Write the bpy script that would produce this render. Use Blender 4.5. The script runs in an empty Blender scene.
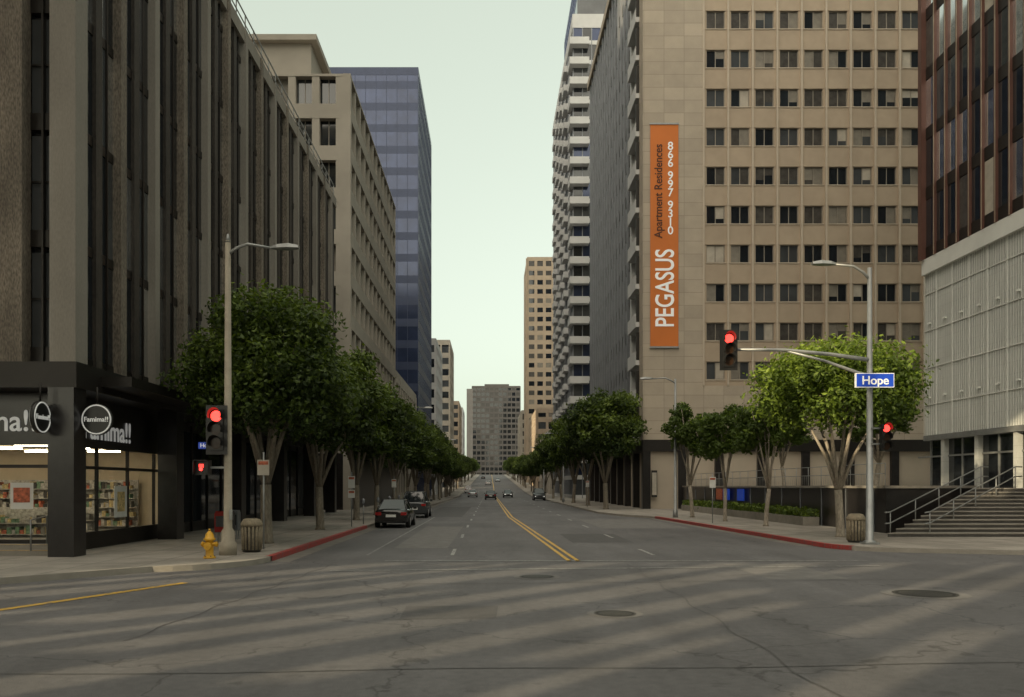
import bpy, math, random
import numpy as np
from mathutils import Vector, Matrix
random.seed(7)
scene=bpy.context.scene
R=math.radians
CAMH=2.2
def G(px,py):
    s=CAMH/(py-486.0); return ((px-490)*s, 850*s)

# ------------------------------------------------------------------ materials
MATS={}
def mat(name,col,rough=.7,metal=0,var=.12,scale=2.0,bump=0,bscale=30,spec=.5,stretch=None,fine=0,emit=None,estr=0):
    if name in MATS: return MATS[name]
    m=bpy.data.materials.new(name); m.use_nodes=True
    nt=m.node_tree; N=nt.nodes; L=nt.links
    b=N['Principled BSDF']
    b.inputs['Roughness'].default_value=rough
    b.inputs['Metallic'].default_value=metal
    b.inputs['Specular IOR Level'].default_value=spec
    tc=N.new('ShaderNodeTexCoord'); src=tc.outputs['Object']
    if stretch:
        mp=N.new('ShaderNodeMapping'); mp.inputs['Scale'].default_value=stretch
        L.new(src,mp.inputs['Vector']); src=mp.outputs[0]
    if var>0:
        n=N.new('ShaderNodeTexNoise'); n.inputs['Scale'].default_value=scale; n.inputs['Detail'].default_value=3; n.inputs['Roughness'].default_value=.65
        L.new(src,n.inputs['Vector'])
        r=N.new('ShaderNodeMapRange'); r.inputs[1].default_value=.3; r.inputs[2].default_value=.7
        r.inputs[3].default_value=1-var; r.inputs[4].default_value=1+var
        L.new(n.outputs[0],r.inputs[0])
        v=N.new('ShaderNodeVectorMath'); v.operation='SCALE'; v.inputs[0].default_value=col[:3]
        L.new(r.outputs[0],v.inputs['Scale'])
        out=v.outputs[0]
        if fine>0:
            n2=N.new('ShaderNodeTexNoise'); n2.inputs['Scale'].default_value=bscale; n2.inputs['Detail'].default_value=1
            L.new(src,n2.inputs['Vector'])
            r2=N.new('ShaderNodeMapRange'); r2.inputs[1].default_value=.3; r2.inputs[2].default_value=.7
            r2.inputs[3].default_value=1-fine; r2.inputs[4].default_value=1+fine
            L.new(n2.outputs[0],r2.inputs[0])
            v2=N.new('ShaderNodeVectorMath'); v2.operation='SCALE'; L.new(out,v2.inputs[0]); L.new(r2.outputs[0],v2.inputs['Scale']); out=v2.outputs[0]
        L.new(out,b.inputs['Base Color'])
    else: b.inputs['Base Color'].default_value=(*col[:3],1)
    if bump>0:
        nb=N.new('ShaderNodeTexNoise'); nb.inputs['Scale'].default_value=bscale; nb.inputs['Detail'].default_value=1
        L.new(src,nb.inputs['Vector'])
        bp=N.new('ShaderNodeBump'); bp.inputs['Strength'].default_value=bump; bp.inputs['Distance'].default_value=.02
        L.new(nb.outputs[0],bp.inputs['Height']); L.new(bp.outputs[0],b.inputs['Normal'])
    if emit:
        b.inputs['Emission Color'].default_value=(*emit,1); b.inputs['Emission Strength'].default_value=estr
    MATS[name]=m; return m

def glassmat(name,col,rough=.06,metal=0,wave=.15,wscale=.6,spec=.8):
    return mat(name,col,rough,metal,.25,.35,bump=wave,bscale=wscale,spec=spec)

def clear_glass(name):
    m=bpy.data.materials.new(name); m.use_nodes=True; nt=m.node_tree; N=nt.nodes; L=nt.links
    N.remove(N['Principled BSDF']); o=N['Material Output']
    t=N.new('ShaderNodeBsdfTransparent'); t.inputs[0].default_value=(.8,.84,.82,1)
    g=N.new('ShaderNodeBsdfGlossy'); g.inputs['Roughness'].default_value=.03
    f=N.new('ShaderNodeFresnel'); f.inputs[0].default_value=1.5
    mx=N.new('ShaderNodeMixShader'); L.new(f.outputs[0],mx.inputs[0]); L.new(t.outputs[0],mx.inputs[1]); L.new(g.outputs[0],mx.inputs[2])
    L.new(mx.outputs[0],o.inputs[0]); MATS[name]=m; return m

def leafmat(name,col):
    m=bpy.data.materials.new(name); m.use_nodes=True; nt=m.node_tree; N=nt.nodes; L=nt.links
    b=N['Principled BSDF']; o=N['Material Output']
    b.inputs['Base Color'].default_value=(*col,1); b.inputs['Roughness'].default_value=.5; b.inputs['Specular IOR Level'].default_value=.3
    t=N.new('ShaderNodeBsdfTranslucent'); t.inputs[0].default_value=(col[0]*1.6,col[1]*1.6,col[2]*.8,1)
    mx=N.new('ShaderNodeMixShader'); mx.inputs[0].default_value=.28
    L.new(b.outputs[0],mx.inputs[1]); L.new(t.outputs[0],mx.inputs[2]); L.new(mx.outputs[0],o.inputs[0])
    MATS[name]=m; return m

def asphalt():
    m=bpy.data.materials.new('asphalt'); m.use_nodes=True; nt=m.node_tree; N=nt.nodes; L=nt.links
    b=N['Principled BSDF']; b.inputs['Roughness'].default_value=.75; b.inputs['Specular IOR Level'].default_value=.35
    tc=N.new('ShaderNodeTexCoord'); src=tc.outputs['Object']
    def noise(sc,det=5,st=None):
        n=N.new('ShaderNodeTexNoise'); n.inputs['Scale'].default_value=sc; n.inputs['Detail'].default_value=det; n.inputs['Roughness'].default_value=.6
        if st:
            mp=N.new('ShaderNodeMapping'); mp.inputs['Scale'].default_value=st; L.new(src,mp.inputs[0]); L.new(mp.outputs[0],n.inputs['Vector'])
        else: L.new(src,n.inputs['Vector'])
        return n.outputs[0]
    def rng(v,a,c,lo=.3,hi=.7):
        r=N.new('ShaderNodeMapRange'); r.inputs[1].default_value=lo; r.inputs[2].default_value=hi; r.inputs[3].default_value=a; r.inputs[4].default_value=c
        L.new(v,r.inputs[0]); return r.outputs[0]
    def mul(a,c):
        x=N.new('ShaderNodeMath'); x.operation='MULTIPLY'; L.new(a,x.inputs[0]); L.new(c,x.inputs[1]); return x.outputs[0]
    f=mul(rng(noise(.18),.8,1.2),rng(noise(1.0,5,(1,.12,1)),.84,1.16))
    f=mul(f,rng(noise(80,1),.66,1.34)); f=mul(f,rng(noise(7,4),.86,1.12))
    v=N.new('ShaderNodeTexVoronoi'); v.feature='DISTANCE_TO_EDGE'; v.inputs['Scale'].default_value=.22
    nz=N.new('ShaderNodeTexNoise'); nz.inputs['Scale'].default_value=1.1; nz.inputs['Detail'].default_value=5; L.new(src,nz.inputs['Vector'])
    ad=N.new('ShaderNodeVectorMath'); ad.operation='MULTIPLY_ADD'; L.new(nz.outputs['Color'],ad.inputs[0]); ad.inputs[1].default_value=(1.6,1.6,0); L.new(src,ad.inputs[2])
    L.new(ad.outputs[0],v.inputs['Vector'])
    f=mul(f,rng(v.outputs[0],.6,1,.001,.006))
    f=mul(f,rng(noise(2.6,2),.75,1,.28,.36))
    s=N.new('ShaderNodeVectorMath'); s.operation='SCALE'; s.inputs[0].default_value=(.116,.113,.117); L.new(f,s.inputs['Scale'])
    L.new(s.outputs[0],b.inputs['Base Color'])
    bp=N.new('ShaderNodeBump'); bp.inputs['Strength'].default_value=.4; bp.inputs['Distance'].default_value=.008
    L.new(noise(110,1),bp.inputs['Height']); L.new(bp.outputs[0],b.inputs['Normal'])
    MATS['asphalt']=m; return m

def worn(name,col,hole=.47):
    m=bpy.data.materials.new(name); m.use_nodes=True; nt=m.node_tree; N=nt.nodes; L=nt.links
    b=N['Principled BSDF']; b.inputs['Roughness'].default_value=.6
    tc=N.new('ShaderNodeTexCoord')
    n=N.new('ShaderNodeTexNoise'); n.inputs['Scale'].default_value=6; n.inputs['Detail'].default_value=6; n.inputs['Roughness'].default_value=.75
    L.new(tc.outputs['Object'],n.inputs['Vector'])
    r=N.new('ShaderNodeMapRange'); r.inputs[1].default_value=hole-.05; r.inputs[2].default_value=hole+.08
    L.new(n.outputs[0],r.inputs[0])
    mx=N.new('ShaderNodeMix'); mx.data_type='RGBA'; mx.inputs[6].default_value=(.11,.107,.11,1); mx.inputs[7].default_value=(*col,1)
    L.new(r.outputs[0],mx.inputs[0]); L.new(mx.outputs[2],b.inputs['Base Color'])
    MATS[name]=m; return m

def sidewalk_mat():
    m=mat('sidewalk_concrete',(.30,.275,.245),.85,0,.2,.8,fine=.1,bscale=50)
    nt=m.node_tree; N=nt.nodes; L=nt.links; b=N['Principled BSDF']
    src=b.inputs['Base Color'].links[0].from_socket
    tc=N.new('ShaderNodeTexCoord'); br=N.new('ShaderNodeTexBrick'); br.offset=0
    br.inputs['Scale'].default_value=1; br.inputs['Brick Width'].default_value=1.5; br.inputs['Row Height'].default_value=1.5
    br.inputs['Mortar Size'].default_value=.018; br.inputs['Color1'].default_value=(1,1,1,1); br.inputs['Color2'].default_value=(.82,.82,.82,1); br.inputs['Mortar'].default_value=(.4,.4,.4,1)
    L.new(tc.outputs['Object'],br.inputs['Vector'])
    mx=N.new('ShaderNodeVectorMath'); mx.operation='MULTIPLY'; L.new(src,mx.inputs[0]); L.new(br.outputs[0],mx.inputs[1]); L.new(mx.outputs[0],b.inputs['Base Color'])
    return m

def stone_mat(name,col,bw,bh,mort=.02,var=.1,c2=.85,mcol=.6):
    m=mat(name,col,.8,0,var,.5,fine=.05,bscale=20)
    nt=m.node_tree; N=nt.nodes; L=nt.links; b=N['Principled BSDF']
    src=b.inputs['Base Color'].links[0].from_socket
    tc=N.new('ShaderNodeTexCoord'); sx=N.new('ShaderNodeSeparateXYZ'); L.new(tc.outputs['Object'],sx.inputs[0])
    ad=N.new('ShaderNodeMath'); ad.operation='ADD'; L.new(sx.outputs[0],ad.inputs[0]); L.new(sx.outputs[1],ad.inputs[1])
    cb=N.new('ShaderNodeCombineXYZ'); L.new(ad.outputs[0],cb.inputs[0]); L.new(sx.outputs[2],cb.inputs[1])
    br=N.new('ShaderNodeTexBrick'); br.offset=0
    br.inputs['Scale'].default_value=1; br.inputs['Brick Width'].default_value=bw; br.inputs['Row Height'].default_value=bh
    br.inputs['Mortar Size'].default_value=mort; br.inputs['Color1'].default_value=(1,1,1,1); br.inputs['Color2'].default_value=(c2,c2,c2,1); br.inputs['Mortar'].default_value=(mcol,mcol,mcol,1)
    L.new(cb.outputs[0],br.inputs['Vector'])
    mx=N.new('ShaderNodeVectorMath'); mx.operation='MULTIPLY'; L.new(src,mx.inputs[0]); L.new(br.outputs[0],mx.inputs[1]); L.new(mx.outputs[0],b.inputs['Base Color'])
    return m

asphalt(); sidewalk_mat()
worn('worn_white',(.45,.45,.43),.5); worn('worn_yellow',(.60,.36,.04),.42); worn('worn_red',(.32,.045,.04),.40)
worn('faded_white',(.26,.26,.25),.5)
mat('city_ground',(.16,.15,.13),.9)
mat('kerb_concrete',(.29,.265,.23),.8)
mat('tan_stone_plain',(.45,.385,.31),.8,0,.08,.3)
stone_mat('tan_stone',(.45,.385,.31),1.8,1.15,.02,.08)
mat('tan_panel',(.40,.32,.24),.75,0,.1,.4)
mat('tan_fin',(.48,.41,.33),.7,0,.06,.5)
mat('pier_dark',(.045,.037,.031),.7,0,.35,1.2,bump=.4,bscale=25,fine=.35,stretch=(1,1,.25))
mat('pier_tan',(.17,.143,.115),.8,0,.3,1.2,bump=.4,bscale=25,fine=.4,stretch=(1,1,.3))
mat('pier_concrete',(.25,.228,.20),.8,0,.12,.7,fine=.08,bscale=25,stretch=(1,1,.3))
mat('dark_bronze',(.018,.015,.013),.45,.3,.2,1)
mat('black_granite',(.018,.016,.016),.3,0,.3,3)
mat('beige_concrete',(.39,.355,.305),.85,0,.1,.3,fine=.05)
mat('grey_metal',(.22,.23,.25),.45,.4,.1,1)
mat('galv',(.30,.31,.31),.5,.6,.12,3)
mat('pole_concrete',(.33,.29,.23),.8,0,.15,2,fine=.12,bscale=60)
mat('white_paint',(.7,.7,.68),.5,0,.05,2)
mat('white_concrete',(.56,.56,.56),.7,0,.08,.3)
mat('window_frame',(.28,.25,.21),.5,.2,.05,2)
glassmat('glass_dark',(.015,.018,.022),.05,0,.2,.5)
glassmat('glass_grey',(.06,.065,.07),.1,0,.2,.5)
glassmat('glass_blue',(.035,.05,.105),.12,.4,.12,.25)
glassmat('glass_mirror',(.6,.61,.62),.05,.9,.8,.45)
mat('blind_pale',(.42,.38,.32),.6,0,.15,1.5)
mat('blind_mid',(.2,.18,.15),.5,0,.2,1.5)
mat('window_dim',(.07,.065,.06),.2,0,.3,1.5)
mat('banner_orange',(.60,.17,.03),.7,0,.06,.3)
mat('banner_brown',(.08,.025,.01),.7,0,0)
mat('sign_white',(.8,.8,.78),.5,0,0,emit=(1,1,.97),estr=.15)
mat('sign_blue',(.012,.06,.45),.4,0,.05,3,emit=(.02,.08,.6),estr=.15)
mat('black_plastic',(.012,.012,.012),.4,0,.1,4)
mat('lens_off',(.03,.015,.008),.2,0,0)
mat('lens_red',(.8,.03,.02),.3,0,0,emit=(1,.04,.03),estr=4)
mat('hydrant_yellow',(.62,.33,.02),.45,0,.12,8)
mat('bark',(.18,.155,.12),.9,0,.3,5,bump=.6,bscale=25,fine=.2,stretch=(1,1,.3))
mat('bark_pale',(.30,.26,.21),.9,0,.25,5,bump=.5,bscale=25,fine=.2,stretch=(1,1,.3))
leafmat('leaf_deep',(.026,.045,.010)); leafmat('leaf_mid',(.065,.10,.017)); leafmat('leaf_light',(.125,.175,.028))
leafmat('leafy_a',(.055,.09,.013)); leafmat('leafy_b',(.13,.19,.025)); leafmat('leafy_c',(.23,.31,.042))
mat('red_brown_mullion',(.13,.062,.048),.4,.3,.12,1)
mat('tan_mullion',(.42,.35,.27),.4,.4,.12,1)
stone_mat('mesh_screen',(.44,.45,.43),.85,.6,.01,.10,.97,.75)
mat('mesh_screen_band',(.75,.76,.73),.5,.1,.08,.4)
mat('mesh_post',(.66,.67,.64),.5,.1,.08,.4)
mat('plaza_paving',(.32,.30,.26),.8,0,.12,1)
mat('stair_stone',(.26,.24,.21),.75,0,.15,1.5,fine=.1)
mat('riser_dark',(.08,.075,.07),.8,0,.15,1.5,fine=.1)
mat('rubber',(.012,.012,.012),.8,0,0)
mat('rim',(.35,.35,.36),.3,.8,0)
mat('tail_red',(.3,.01,.01),.25,0,0)
mat('headlight',(.7,.7,.7),.15,0,0,emit=(1,.95,.85),estr=.5)
mat('paint_black',(.008,.008,.009),.18,.1,0,spec=.8)
mat('paint_silver',(.35,.36,.37),.28,.7,0)
mat('paint_white',(.6,.6,.6),.25,0,0)
mat('paint_red',(.25,.015,.012),.22,.1,0)
mat('paint_grey',(.06,.065,.07),.22,.4,0)
mat('shop_cream',(.6,.5,.36),.7,0,.1,1)
mat('shop_light',(.9,.9,.85),.5,0,0,emit=(1,.88,.68),estr=16)
mat('goods_a',(.45,.12,.06),.6,0,.6,9); mat('goods_b',(.15,.25,.15),.6,0,.6,9); mat('goods_c',(.55,.42,.2),.6,0,.6,9); mat('goods_d',(.5,.47,.42),.6,0,.5,9)
mat('iron',(.05,.048,.045),.6,.4,.3,20,bump=.5,bscale=80)
mat('bin_tan',(.24,.20,.14),.8,0,.2,8,bump=.6,bscale=60,fine=.25)
clear_glass('shop_glass')

# ------------------------------------------------------------------ mesh builder
class MB:
    def __init__(s): s.v=[]; s.f=[]; s.m=[]; s.mats=[]; s.sm=[]
    def mi(s,n):
        if n not in s.mats: s.mats.append(n)
        return s.mats.index(n)
    def face(s,pts,m,smooth=False):
        b=len(s.v); s.v+= [tuple(p) for p in pts]; s.f.append(tuple(range(b,b+len(pts)))); s.m.append(s.mi(m)); s.sm.append(smooth)
    def box(s,x0,x1,y0,y1,z0,z1,m):
        b=len(s.v); i=s.mi(m)
        s.v+=[(x0,y0,z0),(x1,y0,z0),(x1,y1,z0),(x0,y1,z0),(x0,y0,z1),(x1,y0,z1),(x1,y1,z1),(x0,y1,z1)]
        for q in ((0,3,2,1),(4,5,6,7),(0,1,5,4),(1,2,6,5),(2,3,7,6),(3,0,4,7)):
            s.f.append(tuple(b+k for k in q)); s.m.append(i); s.sm.append(False)
    def prism(s,poly,z0,z1,m,mtop=None):
        b=len(s.v); n=len(poly)
        s.v+=[(p[0],p[1],z0) for p in poly]+[(p[0],p[1],z1) for p in poly]
        s.f.append(tuple(range(b+n,b+2*n))); s.m.append(s.mi(mtop or m)); s.sm.append(False)
        s.f.append(tuple(reversed(range(b,b+n)))); s.m.append(s.mi(m)); s.sm.append(False)
        for k in range(n):
            j=(k+1)%n; s.f.append((b+k,b+j,b+n+j,b+n+k)); s.m.append(s.mi(m)); s.sm.append(False)
    def tube(s,path,rad,m,n=10,caps=True):
        path=[Vector(p) for p in path]; rings=[]; i=s.mi(m)
        up=Vector((0,0,1)); prev=None
        for k,p in enumerate(path):
            if k==0: d=path[1]-path[0]
            elif k==len(path)-1: d=path[-1]-path[-2]
            else: d=path[k+1]-path[k-1]
            d.normalize()
            if prev is None:
                a=d.cross(Vector((1,0,0)) if abs(d.z)>.8 else up).normalized()
            else: a=(prev-d*prev.dot(d)).normalized()
            prev=a; c=d.cross(a); r=rad[k] if isinstance(rad,(list,tuple)) else rad
            b=len(s.v); rings.append(b)
            for q in range(n):
                t=2*math.pi*q/n; s.v.append(tuple(p+a*(math.cos(t)*r)+c*(math.sin(t)*r)))
        for k in range(len(rings)-1):
            for q in range(n):
                j=(q+1)%n; s.f.append((rings[k]+q,rings[k]+j,rings[k+1]+j,rings[k+1]+q)); s.m.append(i); s.sm.append(True)
        if caps:
            s.f.append(tuple(rings[0]+q for q in reversed(range(n)))); s.m.append(i); s.sm.append(False)
            s.f.append(tuple(rings[-1]+q for q in range(n))); s.m.append(i); s.sm.append(False)
    def build(s,name,loc=(0,0,0),rot=0,parent=None,bevel=0):
        me=bpy.data.meshes.new(name); me.from_pydata(s.v,[],s.f)
        for n in s.mats: me.materials.append(MATS[n])
        me.polygons.foreach_set('material_index',s.m); me.polygons.foreach_set('use_smooth',s.sm); me.update()
        o=bpy.data.objects.new(name,me); scene.collection.objects.link(o); o.location=loc; o.rotation_euler=(0,0,rot)
        if parent: o.parent=parent
        if bevel:
            md=o.modifiers.new('bev','BEVEL'); md.width=bevel; md.segments=2; md.limit_method='ANGLE'
        return o
def place(me_obj,name,loc,rot=0,scale=(1,1,1)):
    o=bpy.data.objects.new(name,me_obj.data); scene.collection.objects.link(o); o.location=loc; o.rotation_euler=(0,0,rot); o.scale=scale; return o
def text(body,loc,axes,size,m,parent,name='lettering',align='CENTER',extr=.01,sx=1):
    c=bpy.data.curves.new(name,'FONT'); c.body=body; c.size=size; c.align_x=align; c.align_y='CENTER'; c.extrude=extr; c.offset=size*.012
    o=bpy.data.objects.new(name,c); scene.collection.objects.link(o); c.materials.append(MATS[m])
    X,Y=Vector(axes[0]),Vector(axes[1]); Z=X.cross(Y)
    M=Matrix((X,Y,Z)).transposed().to_4x4(); M.translation=Vector(loc)
    o.parent=parent; o.matrix_local=M@Matrix.Diagonal((sx,1,1,1)); return o
FRONT=((1,0,0),(0,0,1)); UPW=((0,0,1),(-1,0,0)); STREETL=((0,1,0),(0,0,1))

# ------------------------------------------------------------------ ground
def prof(y):
    if y<170: return 0
    t=min(y,560)-170
    return .029*t*t/(t+60)*1.1 if t<60 else (.029*60*60/120*1.1)+(t-60)*.0265
def strip(mb,x0,x1,y0,y1,dz,m,step=15):
    y=y0
    while y<y1:
        e=min(y+step,y1)
        mb.face([(x0,y,prof(y)+dz),(x1,y,prof(y)+dz),(x1,e,prof(e)+dz),(x0,e,prof(e)+dz)],m); y=e
g=MB()
ys=[-400,100]+list(range(170,580,15))+[700,1500,4000]
for a,b in zip(ys[:-1],ys[1:]):
    g.face([(-3000,a,prof(a)-.03),(3000,a,prof(a)-.03),(3000,b,prof(b)-.03),(-3000,b,prof(b)-.03)],'city_ground')
g.build('ground')
r=MB()
r.face([(-200,-60,0),(200,-60,0),(200,60,0),(-200,60,0)],'asphalt')
strip(r,-9,13,60,575,0,'asphalt')
r.build('road')

def arc(cx,cy,rr,a0,a1,n=8): return [(cx+rr*math.cos(R(a0+(a1-a0)*k/n)),cy+rr*math.sin(R(a0+(a1-a0)*k/n))) for k in range(n+1)]
sw=MB()
left=[(-6.4,180),(-60,180),(-60,12),(-16,16.6),(-11,18.9)]+arc(-9.4,24.6,3.0,-75,0)
sw.prism(left,-.05,.15,'kerb_concrete','sidewalk_concrete')
sw.build('sidewalk')
sw=MB()
right=[(60,180),(8.6,180),(8.6,68),(9.4,62),(11.2,57.5),(11.9,31.5)]+arc(14.6,30.6,2.7,180,255)+[(17.5,26.9),(60,21)]
sw.prism(right,-.05,.15,'kerb_concrete','sidewalk_concrete')
sw.build('sidewalk')
sw=MB()
for (a,b) in ((-60,-6.6),(8.8,60)):
    strip(sw,a,b,180,575,.12,'sidewalk_concrete')
sw.build('sidewalk')
def ribbon(mb,pts,w,z,m,h=None):
    for (x0,y0),(x1,y1) in zip(pts[:-1],pts[1:]):
        d=Vector((x1-x0,y1-y0,0)).normalized(); n=Vector((-d.y,d.x,0))*w/2
        a=Vector((x0,y0,z)); b=Vector((x1,y1,z))
        mb.face([a-n,b-n,b+n,a+n],m)
        if h is not None:
            for sgn in (-1,1):
                mb.face([a+n*sgn,b+n*sgn,b+n*sgn-Vector((0,0,h)),a+n*sgn-Vector((0,0,h))],m)
k=MB()
ribbon(k,[(11.27,57.5),(11.97,31.5)]+[(x+.06,y+.06) for x,y in arc(14.6,30.6,2.7,180,215,4)],.2,.156,'worn_red',.15)
ribbon(k,[(-6.46,44),(-6.46,24.8)],.2,.156,'worn_red',.15)
k.build('kerb')
k=MB()
mat('gutter_concrete',(.16,.148,.135),.8,0,.2,1.2,fine=.1)
ribbon(k,[(-6.1,170),(-6.1,24.6)],.6,.004,'gutter_concrete'); ribbon(k,[(10.95,57),(11.6,31)],.5,.004,'gutter_concrete')
k.build('gutter')
mk=MB()
def cl(y): return 2.46-(y-24.6)*.028 if y<60 else 1.45-(min(y,180)-60)*.003
yy=[24.8,35,45,60,90,120,170]
for off in (-.13,.13):
    ribbon(mk,[(cl(y)+off,y) for y in yy],.12,.008,'worn_yellow')
strip(mk,1.0,1.2,170,560,.012,'worn_yellow')
for lx in (-1.2,5.2):
    y=27 
    while y<160:
        ribbon(mk,[(lx,y),(lx-.02,y+2.6)],.12,.008,'worn_white'); y+=9
ribbon(mk,[(-3.9,27),(-3.9,60)],.1,.008,'faded_white')
ribbon(mk,[G(385,561),G(868,561)],.25,.008,'faded_white')
ribbon(mk,[G(330,571),G(880,566)],.22,.008,'faded_white')
a=G(-80,622); b=G(185,583); ribbon(mk,[a,b],.2,.008,'worn_yellow')
mk.build('road_marking')
mat('patch_asphalt',(.072,.070,.072),.8,0,.2,3,fine=.25,bscale=80)
mat('patch_light',(.14,.135,.133),.8,0,.2,2,fine=.2,bscale=80)
pp=MB()
for (x0,x1,y0,y1,m) in ((-3.4,-1.5,30,46,'patch_light'),(3.2,5.6,33,39,'patch_asphalt'),(6.6,8.5,20,24,'patch_light'),(-1.5,.1,14,15.6,'patch_asphalt'),(5.8,10.4,44,56,'patch_light'),(-5,-2,60,90,'patch_asphalt')):
    pp.face([(x0,y0,.004),(x1,y0+.1,.004),(x1+.05,y1,.004),(x0-.03,y1,.004)],m)
for (a,b) in (((-14,9.5),(16,11)),((3.6,8),(3.9,24)),((-5.2,12),(-4.4,24)),((-2,19),(14,20.3))):
    pts=[(a[0]+(b[0]-a[0])*t+.06*math.sin(t*37),a[1]+(b[1]-a[1])*t+.06*math.sin(t*29+1)) for t in np.linspace(0,1,40)]
    ribbon(pp,pts,.035,.0055,'patch_asphalt')
pp.build('road_patch')
def manhole(px,py,rr):
    x,y=G(px,py); m=MB()
    n=28
    for r0,r1,mm,z in ((0,rr*.8,'iron',.014),(rr*.8,rr*.9,'rubber',.012),(rr*.9,rr,'iron',.014)):
        for q in range(n):
            a=2*math.pi*q/n; b=2*math.pi*(q+1)/n
            if r0==0: P=[(0,0,z),(r1*math.cos(a),r1*math.sin(a),z),(r1*math.cos(b),r1*math.sin(b),z)]
            else: P=[(r0*math.cos(a),r0*math.sin(a),z),(r1*math.cos(a),r1*math.sin(a),z),(r1*math.cos(b),r1*math.sin(b),z),(r0*math.cos(b),r0*math.sin(b),z)]
            m.face(P,mm)
    for q in range(n):
        a=2*math.pi*q/n; b=2*math.pi*(q+1)/n; ro=rr*1.35
        m.face([(rr*math.cos(a),rr*math.sin(a),.008),(ro*math.cos(a),ro*math.sin(a),.008),(ro*math.cos(b),ro*math.sin(b),.008),(rr*math.cos(b),rr*math.sin(b),.008)],'patch_light')
    m.build('manhole_cover',(x,y,0))
manhole(537,577,.42); manhole(615,614,.36); manhole(925,594,.62)

# ------------------------------------------------------------------ generic tower
def tower(name,x0,x1,y0,y1,h,fh,bay,wall,band_h=1.2,band_out=.12,pier_w=.4,pier_out=.25,faces='SWE',glass='glass_dark',panes=('glass_dark','glass_grey','blind_mid'),pw=(5,3,1),roof=1.2,z0=0,base=0,pierm=None):
    m=MB(); pierm=pierm or wall
    m.box(x0,x1,y0,y1,z0-3,h,glass)
    nf=int(round((h-z0-base)/fh)); 
    if base: m.box(x0-band_out,x1+band_out,y0-band_out,y1+band_out,z0-3,z0+base,wall)
    for i in range(nf):
        z=z0+base+i*fh
        m.box(x0-band_out,x1+band_out,y0-band_out,y1+band_out,z,z+band_h,wall)
    m.box(x0-band_out-.03,x1+band_out+.03,y0-band_out-.03,y1+band_out+.03,h-.3,h+roof,wall)
    def run(a,b):
        n=max(1,int(round((b-a)/bay))); st=(b-a)/n; return n,st
    for F in faces:
        if F in 'SN':
            n,st=run(x0,x1); yy=y0 if F=='S' else y1; sg=-1 if F=='S' else 1
            for i in range(n+1):
                c=x0+i*st; ya,yb=sorted((yy,yy+sg*pier_out)); m.box(c-pier_w/2,c+pier_w/2,ya,yb,z0,h+roof*.6,pierm)
            for i in range(n):
                for j in range(nf):
                    z=z0+base+j*fh+band_h; c=x0+i*st; y=yy+sg*.02
                    m.face([(c,y,z),(c+st,y,z),(c+st,y,z+fh-band_h),(c,y,z+fh-band_h)],random.choices(panes,pw)[0])
        else:
            n,st=run(y0,y1); xx=x0 if F=='W' else x1; sg=-1 if F=='W' else 1
            for i in range(n+1):
                c=y0+i*st; xa,xb=sorted((xx,xx+sg*pier_out)); m.box(xa,xb,c-pier_w/2,c+pier_w/2,z0,h+roof*.6,pierm)
            for i in range(n):
                for j in range(nf):
                    z=z0+base+j*fh+band_h; c=y0+i*st; x=xx+sg*.02
                    m.face([(x,c,z),(x,c+st,z),(x,c+st,z+fh-band_h),(x,c,z+fh-band_h)],random.choices(panes,pw)[0])
    return m

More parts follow.
